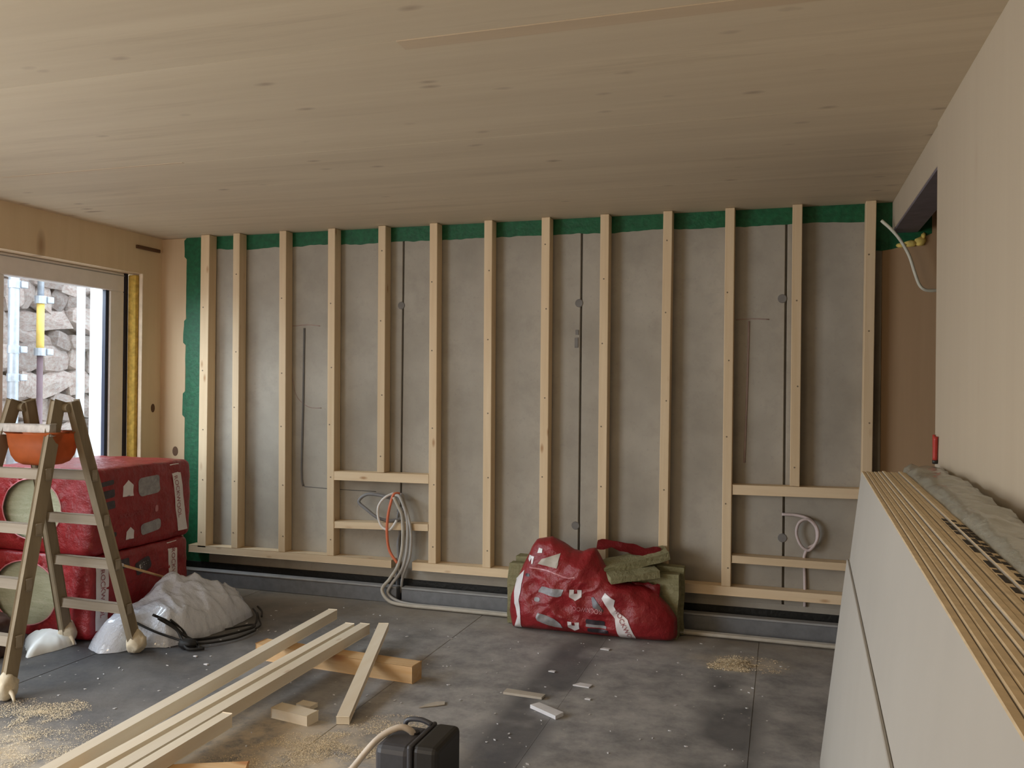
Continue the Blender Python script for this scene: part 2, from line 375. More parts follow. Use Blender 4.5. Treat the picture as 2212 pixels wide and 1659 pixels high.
bm = bmesh.new(); add_box(bm, (3.14, .094, 1.86), (3.165, .1, 1.93), .002); add_box(bm, (3.145, .094, 1.95), (3.168, .1, 1.985), .002); link('dark_stain', bm, 'plug', wb)
# slots and marked lines on the concrete
tube('slot_line', [(.994, .099, 2.02), (.992, .099, 1.5), (.985, .099, .92), (1.0, .099, .80)], .009, 'darkline', wb, n=4)
tube('marking_line', [(1.01, .1, .795), (1.3, .1, .787), (1.62, .1, .785)], .003, 'darkline', wb, n=3)
tube('marking_line', [(.883, .1, 1.77), (.90, .1, 1.6), (.94, .1, 1.48), (1.04, .1, 1.41), (1.15, .1, 1.405)], .003, 'chalk', wb, n=4)
tube('marking_line', [(.86, .1, 2.035), (1.02, .1, 2.045), (1.13, .1, 2.035)], .004, 'chalk', wb, n=3)
tube('slot_line', [(4.312, .1, 2.03), (4.305, .1, 1.6), (4.292, .1, 1.1)], .007, 'chalk', wb, n=3)
tube('marking_line', [(4.23, .1, 2.04), (4.33, .1, 2.045), (4.44, .1, 2.04)], .004, 'chalk', wb, n=3)
# brushed-on green seal at the wall's upper and left margin
def wavy_band(name, x0, x1, zf, z1, parent, y=.0985, n=60):
    bm = bmesh.new(); pr = None
    for i in range(n+1):
        x = x0+(x1-x0)*i/n; zl = zf(x)
        row = [bm.verts.new((x, y, zl)), bm.verts.new((x, y, z1)), bm.verts.new((x, .101, zl))]
        if pr: bm.faces.new((pr[0], row[0], row[1], pr[1])); bm.faces.new((pr[2], row[2], row[0], pr[0]))
        pr = row
    return link(name, bm, 'green', parent)
for i in range(12):
    a = .10 if i == 0 else i*.4167+.06; b = (i+1)*.4167
    wavy_band('green_seal', a-.03, b+.03, lambda x: 2.655+.016*nz((x, 0, 0), 3.1)+.006*nz((x, 0, 0), 16), ZC-.001, wb)
bm = bmesh.new(); pr = None
for i in range(121):
    z = .15+(ZC-.151)*i/120
    tab = .05 if any(abs(z-c) < h for c, h in ((2.68, .08), (2.00, .10), (1.42, .095), (1.72, .0))) else 0
    xl = -.098-tab*.5-.008*nz((0, 0, z), 7); row = [bm.verts.new((xl, .097, z)), bm.verts.new((.15, .097, z)), bm.verts.new((xl, .101, z))]
    if pr: bm.faces.new((pr[0], pr[1], row[1], row[0])); bm.faces.new((pr[2], pr[0], row[0], row[2]))
    pr = row
link('green_seal', bm, 'green', wb)
bm = bmesh.new()
add_prism(bm, [(5.05, .098, ZC-.001), (5.05, .098, 2.47), (5.11, .098, 2.462), (5.17, .098, 2.47), (5.23, .098, 2.485), (5.33, .098, 2.53), (5.40, .098, 2.56), (5.40, .098, ZC-.001)], (0, .004, 0)); link('green_seal', bm, 'green', wb)
# foot of the wall: bitumen upstand, ragged wall edge
box('bitumen_upstand', (-.3, .085, -.005), (5.3, .124, .152), 'bitumen', wb)
bm = bmesh.new(); pr = None
for i in range(81):
    x = 1.93+i*.04; zl = .128+.028*nz((x, 0, 0), 1.7)+.012*nz((x, 0, 0), 7)
    row = [bm.verts.new((x, .096, .19)), bm.verts.new((x, .088, zl)), bm.verts.new((x, .099, .19)), bm.verts.new((x, .091, zl))]
    if pr:
        for q, w in ((0, 1), (3, 2), (2, 0), (1, 3)): bm.faces.new((pr[q], row[q], row[w], pr[w]))
    pr = row
link('wall_sheet_edge', bm, 'concrete', wb)

# left wall with the window
wl = bmesh.new()
Y0, Y1, YM = -.112, -2.55, -1.283
add_box(wl, (XL-.15, Y0, -.02), (XL, .32, ZC+.05)); add_box(wl, (XL-.15, Y1, 2.452), (XL, Y0, ZC+.05)); add_box(wl, (XL-.15, Y1, -.02), (XL, Y0, .90))
add_box(wl, (XL-.15, -3.3, -.02), (XL, Y1, ZC+.05)); add_box(wl, (XL-.15, -6.2, 2.42), (XL, -3.3, ZC+.05)); add_box(wl, (XL-.15, -8.2, -.02), (XL, -6.2, ZC+.05))
wl = link('wall_left', wl, 'clt'); wl['kind'] = 'structure'
bm = bmesh.new(); add_box(bm, (XL, -.20, 2.645), (XL+.018, .065, 2.672), .003); link('wall_batten_stub', bm, 'brownwood', wl, label='short dark brown strip on the wall')
bm = bmesh.new()
for (x, y, z, r) in ((XL, .015, 1.38, .022),):
    bmesh.ops.create_cone(bm, cap_ends=True, segments=14, radius1=r, radius2=r, depth=.004, matrix=Matrix.Translation((x, y, z)) @ Matrix.Rotation(math.pi/2, 4, 'Y') @ Matrix.Diagonal((1.6, 1, 1, 1)))
link('knot', bm, 'brownwood', wl)
bm = bmesh.new(); bmesh.ops.create_cone(bm, cap_ends=True, segments=14, radius1=.026, radius2=.026, depth=.004, matrix=Matrix.Translation((-.19, .099, 1.03)) @ Matrix.Rotation(math.pi/2, 4, 'X') @ Matrix.Diagonal((1, 1.5, 1, 1))); link('knot', bm, 'brownwood', wb)
# window
wn = bpy.data.objects.new('window_1', None); COL.objects.link(wn); wn.location = (-.46, YM, .9); wn['kind'] = 'structure'
XF = -.46; zt, zb_ = 2.45, .905
def frame_bar(name, a, b): return box(name, a, b, 'white_pvc', wn, bevel=.006)
frame_bar('frame_head', (XF-.07, Y1+.01, 2.30), (XF, -.187, zt))
frame_bar('frame_sill', (XF-.07, Y1+.01, zb_), (XF, -.187, .985))
frame_bar('frame_jamb', (XF-.07, -.335, .985), (XF, -.187, 2.30)); frame_bar('frame_jamb', (XF-.07, Y1+.01, .985), (XF, Y1+.13, 2.30))
frame_bar('mullion', (XF-.07, YM-.13, .985), (XF, YM, 2.30))
box('gasket', (XF-.045, -.368, .985), (XF-.012, -.335, 2.30), 'gasket', wn, bevel=.001)
box('frame_seam', (XF-.002, Y1+.02, 2.425), (XF+.004, -.19, 2.432), 'striptop', wn, bevel=0)
box('glass_pane', (XF-.055, YM, .985), (XF-.045, -.345, 2.30), 'glass', wn, bevel=0); box('glass_pane', (XF-.055, Y1+.13, .985), (XF-.045, YM-.13, 2.30), 'glass', wn, bevel=0)
box('exterior_reveal', (-.80, -.185, .85), (XF-.08, -.02, 2.6), 'white_ext', wn, bevel=.004)
box('exterior_sill', (-.80, Y1, .90), (XF-.06, -.19, .935), 'white_ext', wn, bevel=.004)
box('foam_sealing_strip', (XL-.108, -.155, .91), (XL-.035, -.113, 2.44), 'yellow', wn, bevel=.004, label='yellow foam strip beside the frame')
box('gap_shadow_strip', (XF-.03, -.186, .91), (XF+.004, -.150, 2.45), 'gasket', wn, bevel=0, label='dark joint beside the frame, its shade built in as a strip')  # dark strip stands in for the shade in the gap beside the frame
box('cut_edge', (XL-.03, -.122, .905), (XL+.003, -.110, 2.452), 'palewood', wl, bevel=.001, label='pale cut edge of the window opening')

# right partition, lintel over the passage, rooms beyond
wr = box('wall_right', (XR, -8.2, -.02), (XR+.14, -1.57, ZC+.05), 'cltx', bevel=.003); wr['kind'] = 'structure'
tm = bpy.data.objects.new('trim_1', None); COL.objects.link(tm); tm.location = (XR, -1.57, 2.58); tm['kind'] = 'structure'
box('lintel', (XR+.004, -1.57, 2.585), (XR+.15, .099, ZC-.001), 'cltx', tm, bevel=.003)
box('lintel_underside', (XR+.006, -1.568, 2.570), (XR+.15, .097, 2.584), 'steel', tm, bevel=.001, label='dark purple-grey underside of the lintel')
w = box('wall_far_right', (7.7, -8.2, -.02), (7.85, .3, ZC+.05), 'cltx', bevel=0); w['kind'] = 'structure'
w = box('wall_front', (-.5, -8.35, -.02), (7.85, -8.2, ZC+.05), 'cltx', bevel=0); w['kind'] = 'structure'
g = box('ground', (-9, -14, -.45), (-.5, 12, -.30), 'ground', bevel=0); g['kind'] = 'structure'

# grey edge strip along the wall foot
for a, b, lab in ((-.2, 1.86, 'grey foam edge strip at the wall foot, left of the cables'), (1.90, 5.05, 'grey foam edge strip at the wall foot, right of the cables')):
    t = thing('edge_strip', (a, .0, 0), lab, 'edge strip')
    box('strip_body', (a, -.035, .0), (b, .04, .105), 'strip', t, bevel=.003); box('strip_lip', (a, -.040, .105), (b, .03, .118), 'striptop', t, bevel=.003)

# ------------------------------------------------------------------ timber stud frame
fr = thing('timber_stud_frame', (2.5, 0, .24), 'pale timber stud frame standing before the grey concrete back wall', 'stud frame')
tdx = {1: -.008, 2: -.009, 3: -.005, 4: -.003, 5: -.008, 6: -.005, 7: .001, 8: 0, 9: .009, 10: -.006, 11: -.006, 12: .012}
bdx = {1: .006, 2: .013, 3: .015, 4: .012, 5: .009, 6: .008, 7: .006, 8: 0, 9: -.004, 10: -.010, 11: -.008, 12: -.004}
def stud(x0, x1, z0, z1, t, b):
    bm = bmesh.new(); add_box(bm, (x0, 0, z0), (x1, .095, z1), .003)
    for v in bm.verts: v.co.x += b+(t-b)*(v.co.z-.3)/(ZC-.3)
    s = link('stud', bm, 'stud', fr)
    bm = bmesh.new(); z = z0+.12
    while z < z1-.1:
        xc = (x0+x1)/2+random.uniform(-.012, .012); dx = b+(t-b)*(z-.3)/(ZC-.3)
        bmesh.ops.create_cone(bm, cap_ends=True, segments=8, radius1=.0055, radius2=.005, depth=.003, matrix=Matrix.Translation((xc+dx, -.001, z)) @ Matrix.Rotation(math.pi/2, 4, 'X')); z += random.uniform(.38, .62)
    link('screw_heads', bm, 'screw', s, kind='stuff'); return s
stud(.11, .190, .285, ZC-.002, 0, 0)
for i in range(1, 13):
    stud(i*.4167, i*.4167+.06, .94 if i == 4 else .968 if i == 11 else .30, ZC-.002, tdx[i], bdx[i])
def rail(name, x0, z0, x1, z1, h):
    bm = bmesh.new(); add_beam(bm, (x0, .0475, z0), (x1, .0475, z1), .095, h); return link(name, bm, 'noggin', fr)
rail('bottom_plate', .03, .272, 1.80, .272, .056); rail('bottom_plate', 1.967, .270, 5.05, .270, .060)
rail('noggin', 1.318, .903, 2.088, .908, .066); rail('noggin', 1.328, .535, 2.088, .557, .050)
rail('noggin', 4.222, .930, 4.995, .938, .064); rail('noggin', 4.222, .480, 4.995, .478, .048)

# ------------------------------------------------------------------ cables at the wall
def cable(name, pts, r, m, label, cat='cable', group=None, parts=()):
    o = tube(name, pts, r, m, seg=10); o['label'] = label; o['category'] = cat
    setorigin(o, pts[0]); return o
cable('conduit', [(4.95, -.135, .02), (4.0, -.12, .02), (3.0, -.11, .018), (2.3, -.10, .018), (2.02, -.10, .018), (1.88, -.075, .03), (1.80, -.052, .07), (1.83, -.052, .14), (1.90, -.03, .25), (1.935, -.024, .40), (1.935, -.022, .60), (1.90, -.025, .72), (1.86, -.02, .78), (1.80, .0, .76)], .0115, 'conduit', 'grey conduit running along the wall foot and up to the outlet, inner of the pair', 'conduit')
cable('conduit', [(4.95, -.17, .02), (4.0, -.155, .02), (3.0, -.145, .018), (2.3, -.135, .018), (2.0, -.135, .018), (1.84, -.11, .03), (1.765, -.075, .10), (1.82, -.06, .18), (1.875, -.04, .28), (1.90, -.026, .42), (1.895, -.022, .62), (1.865, -.028, .70), (1.83, -.035, .77)], .0125, 'conduitbeige', 'dusty beige conduit on the floor along the wall, outer of the pair', 'conduit')
cable('conduit', [(1.86, .045, .06), (1.90, -.012, .2), (1.955, -.02, .34), (1.965, -.022, .50), (1.945, -.022, .62), (1.90, -.0, .72), (1.86, .04, .78), (1.80, .06, .77)], .010, 'conduit', 'grey conduit rising nearest the right stud into the outlet loop', 'conduit')
cable('conduit', [(1.83, .05, .06), (1.85, -.01, .24), (1.862, -.012, .34), (1.858, -.014, .44), (1.84, .06, .50), (1.82, .06, .60), (1.82, .085, .66)], .010, 'conduitdark', 'thin dark grey conduit rising left of the paler conduits', 'conduit')
cable('conduit', [(1.80, .05, .74), (1.72, .02, .765), (1.60, .0, .775), (1.535, -.01, .72), (1.60, -.01, .665), (1.69, .0, .605), (1.78, .03, .585), (1.85, .07, .60)], .012, 'conduitdark', 'dark grey conduit looping out left above the lower noggin', 'conduit')
cable('cable', [(1.80, .03, .79), (1.74, -.005, .755), (1.70, -.02, .69), (1.705, -.028, .61), (1.74, -.03, .545), (1.80, -.03, .53), (1.85, -.022, .60)], .009, 'whitecable', 'white cable arc hanging beside the orange cable')
cable('cable', [(1.85, .02, .79), (1.822, -.02, .785), (1.797, -.034, .69), (1.785, -.04, .60), (1.782, -.04, .50), (1.80, -.035, .38), (1.862, -.03, .29)], .010, 'orangecable', 'orange cable hanging in a loop over the lower noggin')
cable('cable', [(4.53, .085, .775), (4.62, .075, .775), (4.70, .06, .755), (4.745, .05, .70), (4.745, .045, .63), (4.70, .04, .562), (4.65, .045, .585), (4.62, .05, .66), (4.635, .055, .73), (4.685, .055, .755), (4.73, .052, .72), (4.745, .06, .66), (4.735, .07, .60), (4.69, .075, .565), (4.668, .085, .50), (4.672, .088, .40), (4.675, .086, .30), (4.675, .088, .19)], .0095, 'pinkcable', 'pale pink cable coil hanging between the right noggins')
cable('cable', [(5.10, -.02, 2.63), (5.16, -.05, 2.56), (5.21, -.05, 2.49), (5.255, -.05, 2.40), (5.285, -.05, 2.30), (5.315, -.05, 2.22), (5.36, -.04, 2.192), (5.45, .0, 2.20), (5.55, .088, 2.24)], .010, 'greencable', 'pale loose cable hanging from the ceiling corner beside the lintel')
bm = bmesh.new()
for (x, z, sx, sz) in ((5.23, 2.492, .035, .016), (5.28, 2.50, .04, .022), (5.335, 2.512, .035, .03), (5.352, 2.545, .014, .022)):
    r = bmesh.ops.create_icosphere(bm, subdivisions=2, radius=1)
    for v in r['verts']: v.co = Vector((x+v.co.x*sx*(1+.4*nz(v.co, 2)), .092+v.co.y*.02, z+v.co.z*sz*(1+.4*nz(v.co, 2.3))))
tag(setorigin(link('expanding_foam', bm, 'yellowfoam', smooth=True), (5.28, .092, 2.5)), 'yellow blob of expanding foam under the green patch near the lintel', 'foam')
t = thing('red_tube', (XR, -1.655, 1.27), 'red tube with a dark tip standing against the partition above the boards', 'tube')
tube('tube_body', [(XR-.012, -1.664, 1.385), (XR-.012, -1.655, 1.33), (XR-.012, -1.652, 1.283)], .010, 'red', t, n=3); tube('tube_tip', [(XR-.012, -1.652, 1.284), (XR-.012, -1.650, 1.268)], .011, 'black_end', t, n=2)
o = tube('red_tube', [(XR-.007, -1.59, 1.39), (XR-.007, -1.59, 1.335)], .006, 'red', n=2); tag(setorigin(o, (XR-.007, -1.59, 1.335)), 'short thin red tube left of the longer red tube', 'tube')

# ------------------------------------------------------------------ boards leaning at the right
lean = math.atan(.115); T = .0155; SH = .0316
def board(x0, h, y0, y1, face='board_face', edge='board_edge', th=T):
    bm = bmesh.new(); add_box(bm, (0, y0, 0), (th-.0006, y1, h), .0020)
    R_ = Matrix.Rotation(lean, 4, 'Y'); bmesh.ops.transform(bm, matrix=R_, verts=bm.verts)
    zmin = min(v.co.z for v in bm.verts)
    for v in bm.verts: v.co.x += x0+(v.co.y+1.9)*SH; v.co.z -= zmin
    bm.normal_update(); ax = R_ @ Vector((1, 0, 0))
    for f in bm.faces: f.material_index = 0 if abs(f.normal.dot(ax)) > .97 else 1
    return setorigin(link('gypsum_board', bm, [face, edge]), (x0, (y0+y1)/2, 0))
px = T/math.cos(lean)
o = board(4.700-.0095, .875, -4.95, -1.865, 'board_face', 'board_face', .0095); tag(o, 'shorter grey board leaning in front of the tall grey boards', 'board')
for i in range(11):
    j = random.uniform(-.006, .006); z = 1.255+random.uniform(-.003, .003)
    o = board(4.700+i*px, z, -4.93+j, -1.895+j)
    ORD = ('first', 'second', 'third', 'fourth', 'fifth', 'sixth', 'seventh', 'eighth')
    if i < 8: tag(o, 'tall grey board with plain beige edge, %s from the front of the tall stack' % ORD[i] if i else 'front tall grey board of the leaning stack, its face in full view', 'board', 'plain edged boards in the leaning stack')
    else:
        tag(o, 'tall board with black print along its beige top edge, ' + ('nearest the plain edged boards', 'middle of the three printed ones', 'nearest the film covered boards')[i-8], 'board', 'boards with printed edges in the leaning stack')
        bm = bmesh.new(); R_ = Matrix.Rotation(lean, 4, 'Y'); y = -3.25-.05*(i-8)
        while y > -4.8:
            L = random.choice((.03, .045, .07)); wgap = random.choice((.012, .02, .035))
            if random.random() < .82:
                q = bmesh.new(); add_box(q, (.002, y-L, z-.0005), (.0125, y, z+.0006)); bmesh.ops.transform(q, matrix=R_, verts=q.verts)
                zz = -math.sin(lean)*T
                me_ = bpy.data.meshes.new('tmp'); q.to_mesh(me_); q.free(); bm.from_mesh(me_); bpy.data.meshes.remove(me_)
            y -= L+wgap
        for v in bm.verts: v.co.x += 4.700+i*px+(v.co.y+1.9)*SH; v.co.z += math.sin(lean)*T
        link('edge_print', bm, 'print', o, kind='stuff')
x = 4.700+11*px+.006
for i in range(9):
    o = board(x+i*px, 1.25, -4.93, -1.80, 'greenboard', 'greenboard'); tag(o, 'green-grey board wrapped under dusty film by the partition', 'board', 'film wrapped green-grey boards')
# dusty film over the wrapped boards
bm = bmesh.new(); rows = []
ny, prof = 150, [(-.006, .85), (-.006, 1.10), (-.007, 1.235), (-.004, 1.262), (.02, 1.268), (.05, 1.270), (.08, 1.272), (.11, 1.272), (.135, 1.268), (.150, 1.258), (.155, 1.235), (.150, 1.0), (.150, .85)]
for i in range(ny+1):
    yy = -1.775-(3.18)*i/ny; row = []
    for k, (u, h) in enumerate(prof):
        p = Vector((u, yy, h)); wv = .010*nz((u*3, yy, h), 5)+.012*ridge((u*4, yy, h), 4, 2)+.006*ridge((u*9+yy, yy, h), 9, 4)
        top = k in (4, 5, 6, 7, 8)
        q = Matrix.Rotation(lean, 4, 'Y') @ Vector((p.x-(0 if top else abs(wv)*.25*(1 if k < 4 else 0)), yy, p.z+(abs(wv)*1.2 if top else 0)))
        row.append(bm.verts.new((min(x+q.x+(q.y+1.9)*SH, XR-.003), q.y, q.z)))
    rows.append(row)
for a, b in zip(rows, rows[1:]):
    for k in range(len(prof)-1): bm.faces.new((a[k], a[k+1], b[k+1], b[k]))
bm.faces.new(rows[0]); bm.faces.new(rows[-1][::-1])
tag(setorigin(link('pack_film', bm, 'packfilm', smooth=True), (x, -3.3, .85)), 'dusty translucent film over the rear boards beside the partition', 'film')

# ------------------------------------------------------------------ printed insulation packs
def text_mesh(s, size):
    cu = bpy.data.curves.new('tmp_text', 'FONT'); cu.body = s; cu.size = size; cu.align_x = 'CENTER'; cu.align_y = 'CENTER'; cu.resolution_u = 3
    ob = bpy.data.objects.new('tmp_text', cu); COL.objects.link(ob)
    dg = bpy.context.evaluated_depsgraph_get(); me = bpy.data.meshes.new_from_object(ob.evaluated_get(dg))
    bpy.data.objects.remove(ob); bpy.data.curves.remove(cu); return me
def flat_poly(pts, cuts=5):
    bm = bmesh.new(); bm.faces.new([bm.verts.new((p[0], p[1], 0)) for p in pts])
    bmesh.ops.triangulate(bm, faces=bm.faces)
    bmesh.ops.subdivide_edges(bm, edges=bm.edges, cuts=cuts, use_grid_fill=True); return bm
def rrect(cx, cy, w, h, r=.02, ang=0, n=4):
    out = []
    for sx, sy, a0 in ((1, 1, 0), (-1, 1, 90), (-1, -1, 180), (1, -1, 270)):
        for k in range(n+1):
            a = math.radians(a0+90*k/n); out.append((sx*(w/2-r)+r*math.cos(a), sy*(h/2-r)+r*math.sin(a)))
    c, s = math.cos(ang), math.sin(ang)
    return [(cx+a*c-b*s, cy+a*s+b*c) for a, b in out]
def house(cx, cy, w, h, flip=1):
    P = [(-.5, -.5), (-.14, -.5), (-.14, -.12), (.14, -.12), (.14, -.5), (.5, -.5), (.5, .18), (0, .55), (-.5, .18)]
    return [(cx+a*w, cy+flip*b*h) for a, b in P]
def decal(name, bm, mp, m, parent):
    for v in bm.verts: v.co = mp(v.co.x, v.co.y)
    return link(name, bm, m, parent, smooth=True)
def tdecal(s, size, cx, cy, ang, mp, m, parent, sx=1, lift=(.003, 0, 0)):
    me = text_mesh(s, size); bm = bmesh.new(); bm.from_mesh(me); bpy.data.meshes.remove(me)
    c, q = math.cos(ang), math.sin(ang)
    for v in bm.verts:
        a, b = v.co.x*sx, v.co.y; u, w = cx+a*c-b*q, cy+a*q+b*c; v.co = mp(u, w)+Vector(lift)
    return link('printed_lettering', bm, m, parent)

def bale(x0, x1, y0, y1, z0, z1, hole, label, seed, deco):
    C0 = Vector(((x0+x1)/2, (y0+y1)/2, (z0+z1)/2)); H = Vector(((x1-x0)/2, (y1-y0)/2, (z1-z0)/2)); R = .045
    def mp(p):   # p on the sharp box -> rounded, slightly bulging, crumpled surface
        q = Vector([max(-H[k]+R, min(H[k]-R, p[k])) for k in range(3)]); n = p-q
        n = n.normalized() if n.length > 1e-6 else Vector((0, 0, 1))
        w = q+C0; bul = .5-.5*max(abs(p[k]/H[k]) for k in range(3) if abs(n[k]) < .7) if max(abs(c) for c in n) > .7 else 0
        out = q+n*(R+.018*bul+.006*nz(w, 6, seed)+.005*ridge(w, 11, seed))
        out.z = max(out.z, -H.z+.001*0); return out+C0
    t = thing('insulation_bale', (C0.x, C0.y, z0), label, 'insulation bale')
    bm = bmesh.new(); ng = 30; cx, cz, rx, rz = hole
    def face(ax, sgn):
        u, v = [k for k in range(3) if k != ax]; g = []
        for i in range(ng+1):
            r = []
            for j in range(ng+1):
                p = Vector((0, 0, 0)); p[ax] = sgn*H[ax]; p[u] = -H[u]+2*H[u]*i/ng; p[v] = -H[v]+2*H[v]*j/ng
                if ax == 1 and sgn < 0:
                    dx, dz = (p.x+C0.x-cx)/rx, (p.z+C0.z-cz)/rz; d = math.hypot(dx, dz)
                    if d < .86: r.append(None); continue
                    if d < 1.12:
                        p.x = cx+dx/d*rx-C0.x; p.z = cz+dz/d*rz-C0.z
                r.append(bm.verts.new(mp(p)))
            g.append(r)
        for i in range(ng):
            for j in range(ng):
                q = [g[i][j], g[i+1][j], g[i+1][j+1], g[i][j+1]]
                if None not in q:
                    try: bm.faces.new(q)
                    except ValueError: pass
    for ax in range(3):
        for s in (-1, 1): face(ax, s)
    bmesh.ops.remove_doubles(bm, verts=bm.verts, dist=.0012)
    link('wrapping_film', bm, 'redfilm', t, smooth=True)
    bm = bmesh.new(); add_box(bm, (x0+.03, y0+.03, z0+.025), (x1-.03, y1-.03, z1-.025), .01); link('wool_core', bm, 'woolpale', t, label='pale green-grey mineral wool seen through the round opening')
    P = []
    for k in range(41):
        a = 2*math.pi*k/40; P.append(mp(Vector((cx+rx*math.cos(a)-C0.x, -H.y, cz+rz*math.sin(a)-C0.z)))+Vector((0, -.002, 0)))
    bm = bmesh.new(); add_tube(bm, P, .004, 6, 1); link('opening_rim', bm, 'printpink', t, smooth=True)
    side = lambda y, z: mp(Vector((H.x, y-C0.y, z-C0.z)))+Vector((.0025, 0, 0))
    top = lambda xx, y: mp(Vector((xx-C0.x, y-C0.y, H.z)))+Vector((0, 0, .0025))
    for kind, *a in deco:
        if kind == 'text': tdecal(a[0], a[1], a[2], a[3], a[4], side, a[5], t)
        else: decal(kind, flat_poly(a[0]), side, a[1], t)
    return t
BX0, BX1 = -.29, .53
bale(BX0, BX1, -1.52, -.62, .515, 1.045, (.055, .785, .235, .19), 'upper red wrapped insulation bale beside the window, behind the stepladder', 1, [
    ('white_band', [(-.84, 1.03), (-.755, 1.03), (-.665, .56), (-.76, .56)], 'printwhite'),
    ('text', 'ROCKWOOL', .05, -.77, .80, -math.pi/2+.18, 'redprint'),
    ('printed_house', house(-1.24, .905, .085, .10), 'printwhite'),
    ('printed_panel', rrect(-1.05, .905, .20, .12, .03, .06), 'printgrey'),
    ('dark_print_panel', rrect(-1.42, .955, .11, .03, .012, .1), 'printdark'), ('dark_print_panel', rrect(-1.41, .885, .11, .05, .012, .1), 'printdark'), ('dark_print_panel', rrect(-1.40, .815, .10, .05, .012, .1), 'printdark'),
    ('printed_house', house(-1.22, .615, .07, .075), 'printwhite'), ('printed_panel', rrect(-1.03, .63, .19, .075, .025, .1), 'printgrey'), ('dark_print_panel', rrect(-1.38, .625, .09, .03, .012, .1), 'printdark'),
    ('printed_disc', rrect(-.98, .745, .035, .045, .017), 'printpink'), ('text', 'ROCKWOOL', .034, -1.22, .735, 0, 'printfaint')])
bale(BX0, BX1, -1.54, -.64, .002, .512, (.03, .265, .255, .20), 'lower red wrapped insulation bale on the floor, white film heap before it', 2, [
    ('white_band', [(-.86, .50), (-.77, .50), (-.76, .10), (-.85, .10)], 'printwhite'), ('text', 'ROCKWOOL', .05, -.81, .30, -math.pi/2, 'redprint'),
    ('white_band', [(-1.50, .49), (-1.40, .49), (-1.40, .06), (-1.50, .06)], 'printwhite'), ('text', 'ROCKWOOL', .05, -1.45, .28, -math.pi/2, 'redprint'),
    ('dark_print_panel', rrect(-1.10, .385, .14, .085, .02, .25), 'printdark'), ('white_print_bar', rrect(-1.09, .392, .085, .03, .006, .3), 'whitefabric'),  # the white bar is a specular highlight painted on the dark patch
    ('dark_print_panel', rrect(-1.28, .43, .12, .06, .012), 'printdark')])

# torn red pack with loose wool slabs by the back wall
def slab(pts_min, pts_max, rot, label, m='wool'):
    a, b = Vector(pts_min), Vector(pts_max); c = (a+b)/2; h = (b-a)/2
    bm = bmesh.new(); add_box(bm, -h, h, 0); bmesh.ops.subdivide_edges(bm, edges=bm.edges, cuts=5, use_grid_fill=True)
    for v in bm.verts: v.co += Vector((nz(v.co+c, 9), nz(v.co+c, 9, 1), nz(v.co+c, 9, 2)))*.012
    bmesh.ops.transform(bm, matrix=Matrix.Translation(c) @ rot, verts=bm.verts)
    for v in bm.verts: v.co.z = max(v.co.z, .001)
    return tag(setorigin(link('insulation_slab', bm, m), c), label, 'insulation slab')
RX, RY, RZ = (lambda d, a: Matrix.Rotation(math.radians(d), 4, a),)*3
I4 = Matrix.Identity(4)
slab((2.80, -.150, .004), (3.93, -.055, .43), RX(-3, 'X'), 'upright olive wool slab nearest the wall frame, behind the torn red pack')
slab((2.78, -.255, .004), (3.91, -.160, .40), RX(-3, 'X'), 'upright olive wool slab directly behind the torn red film')
slab((3.39, -.26, .435), (3.83, -.06, .482), RY(-11, 'Y') @ RX(9, 'X') @ RZ(22, 'Z'), 'olive wool slab lying tilted on top of the upright slabs')
slab((3.47, -.37, .375), (3.79, -.23, .42), RY(-4, 'Y') @ RX(7, 'X') @ RZ(24, 'Z'), 'small olive wool slab hanging over the front below the tilted slab')

OUT = [(2.838, .004), (3.0, .002), (3.3, .001), (3.6, .001), (3.80, .002), (3.90, .012), (3.915, .05), (3.91, .15), (3.86, .22), (3.80, .275), (3.765, .30), (3.70, .33), (3.58, .345), (3.51, .38), (3.45, .44), (3.415, .50), (3.385, .548), (3.34, .54), (3.30, .52), (3.235, .53), (3.17, .57), (3.09, .602), (2.99, .58), (2.955, .53), (2.94, .49), (2.90, .41), (2.86, .31), (2.82, .20), (2.815, .10)]
BC = (3.25, .24)
def star(outline, c, n=720):
    tab = [0]*n; L = len(outline)
    for k in range(n):
        a = 2*math.pi*k/n; dx, dy = math.cos(a), math.sin(a); best = 0
        for i in range(L):
            (x1, y1), (x2, y2) = outline[i], outline[(i+1) % L]; ex, ey = x2-x1, y2-y1
            den = dx*ey-dy*ex
            if abs(den) < 1e-9: continue
            t = ((x1-c[0])*ey-(y1-c[1])*ex)/den; u = ((x1-c[0])*dy-(y1-c[1])*dx)/den
            if t > 0 and -1e-6 <= u <= 1+1e-6: best = max(best, t)
        tab[k] = best
    def r(a):
        f = (a/(2*math.pi) % 1)*n; i = int(f) % n; j = (i+1) % n; w = f-int(f); return tab[i]*(1-w)+tab[j]*w
    return r
rb = star(OUT, BC)
def bagY(x, z):
    a = math.atan2(z-BC[1], x-BC[0]); t = min(1, math.hypot(x-BC[0], z-BC[1])/max(1e-6, rb(a)))
    dome = (1-t**3)**.55
    cr = .020*nz((x, 0, z), 6, 3)+.018*ridge((x*1.0+z*.8, 0, z-.6*x), 5, 4)+.010*ridge((x-z*.5, 0, z), 11, 5)
    lean_ = .10*max(0, z)
    return -.325-.115*dome-cr*min(1, (1-t)*6)+lean_*.9
bag = thing('torn_insulation_pack', (3.3, -.33, 0), 'torn crumpled red insulation pack slumped against the back wall frame', 'insulation pack')
bm = bmesh.new(); nr, na = 36, 180; ring0 = None; cF = bm.verts.new((BC[0], bagY(*BC), BC[1])); cB = bm.verts.new((BC[0], -.295+.09*BC[1], BC[1]))
pf = pb = None; fronts = []; backs = []
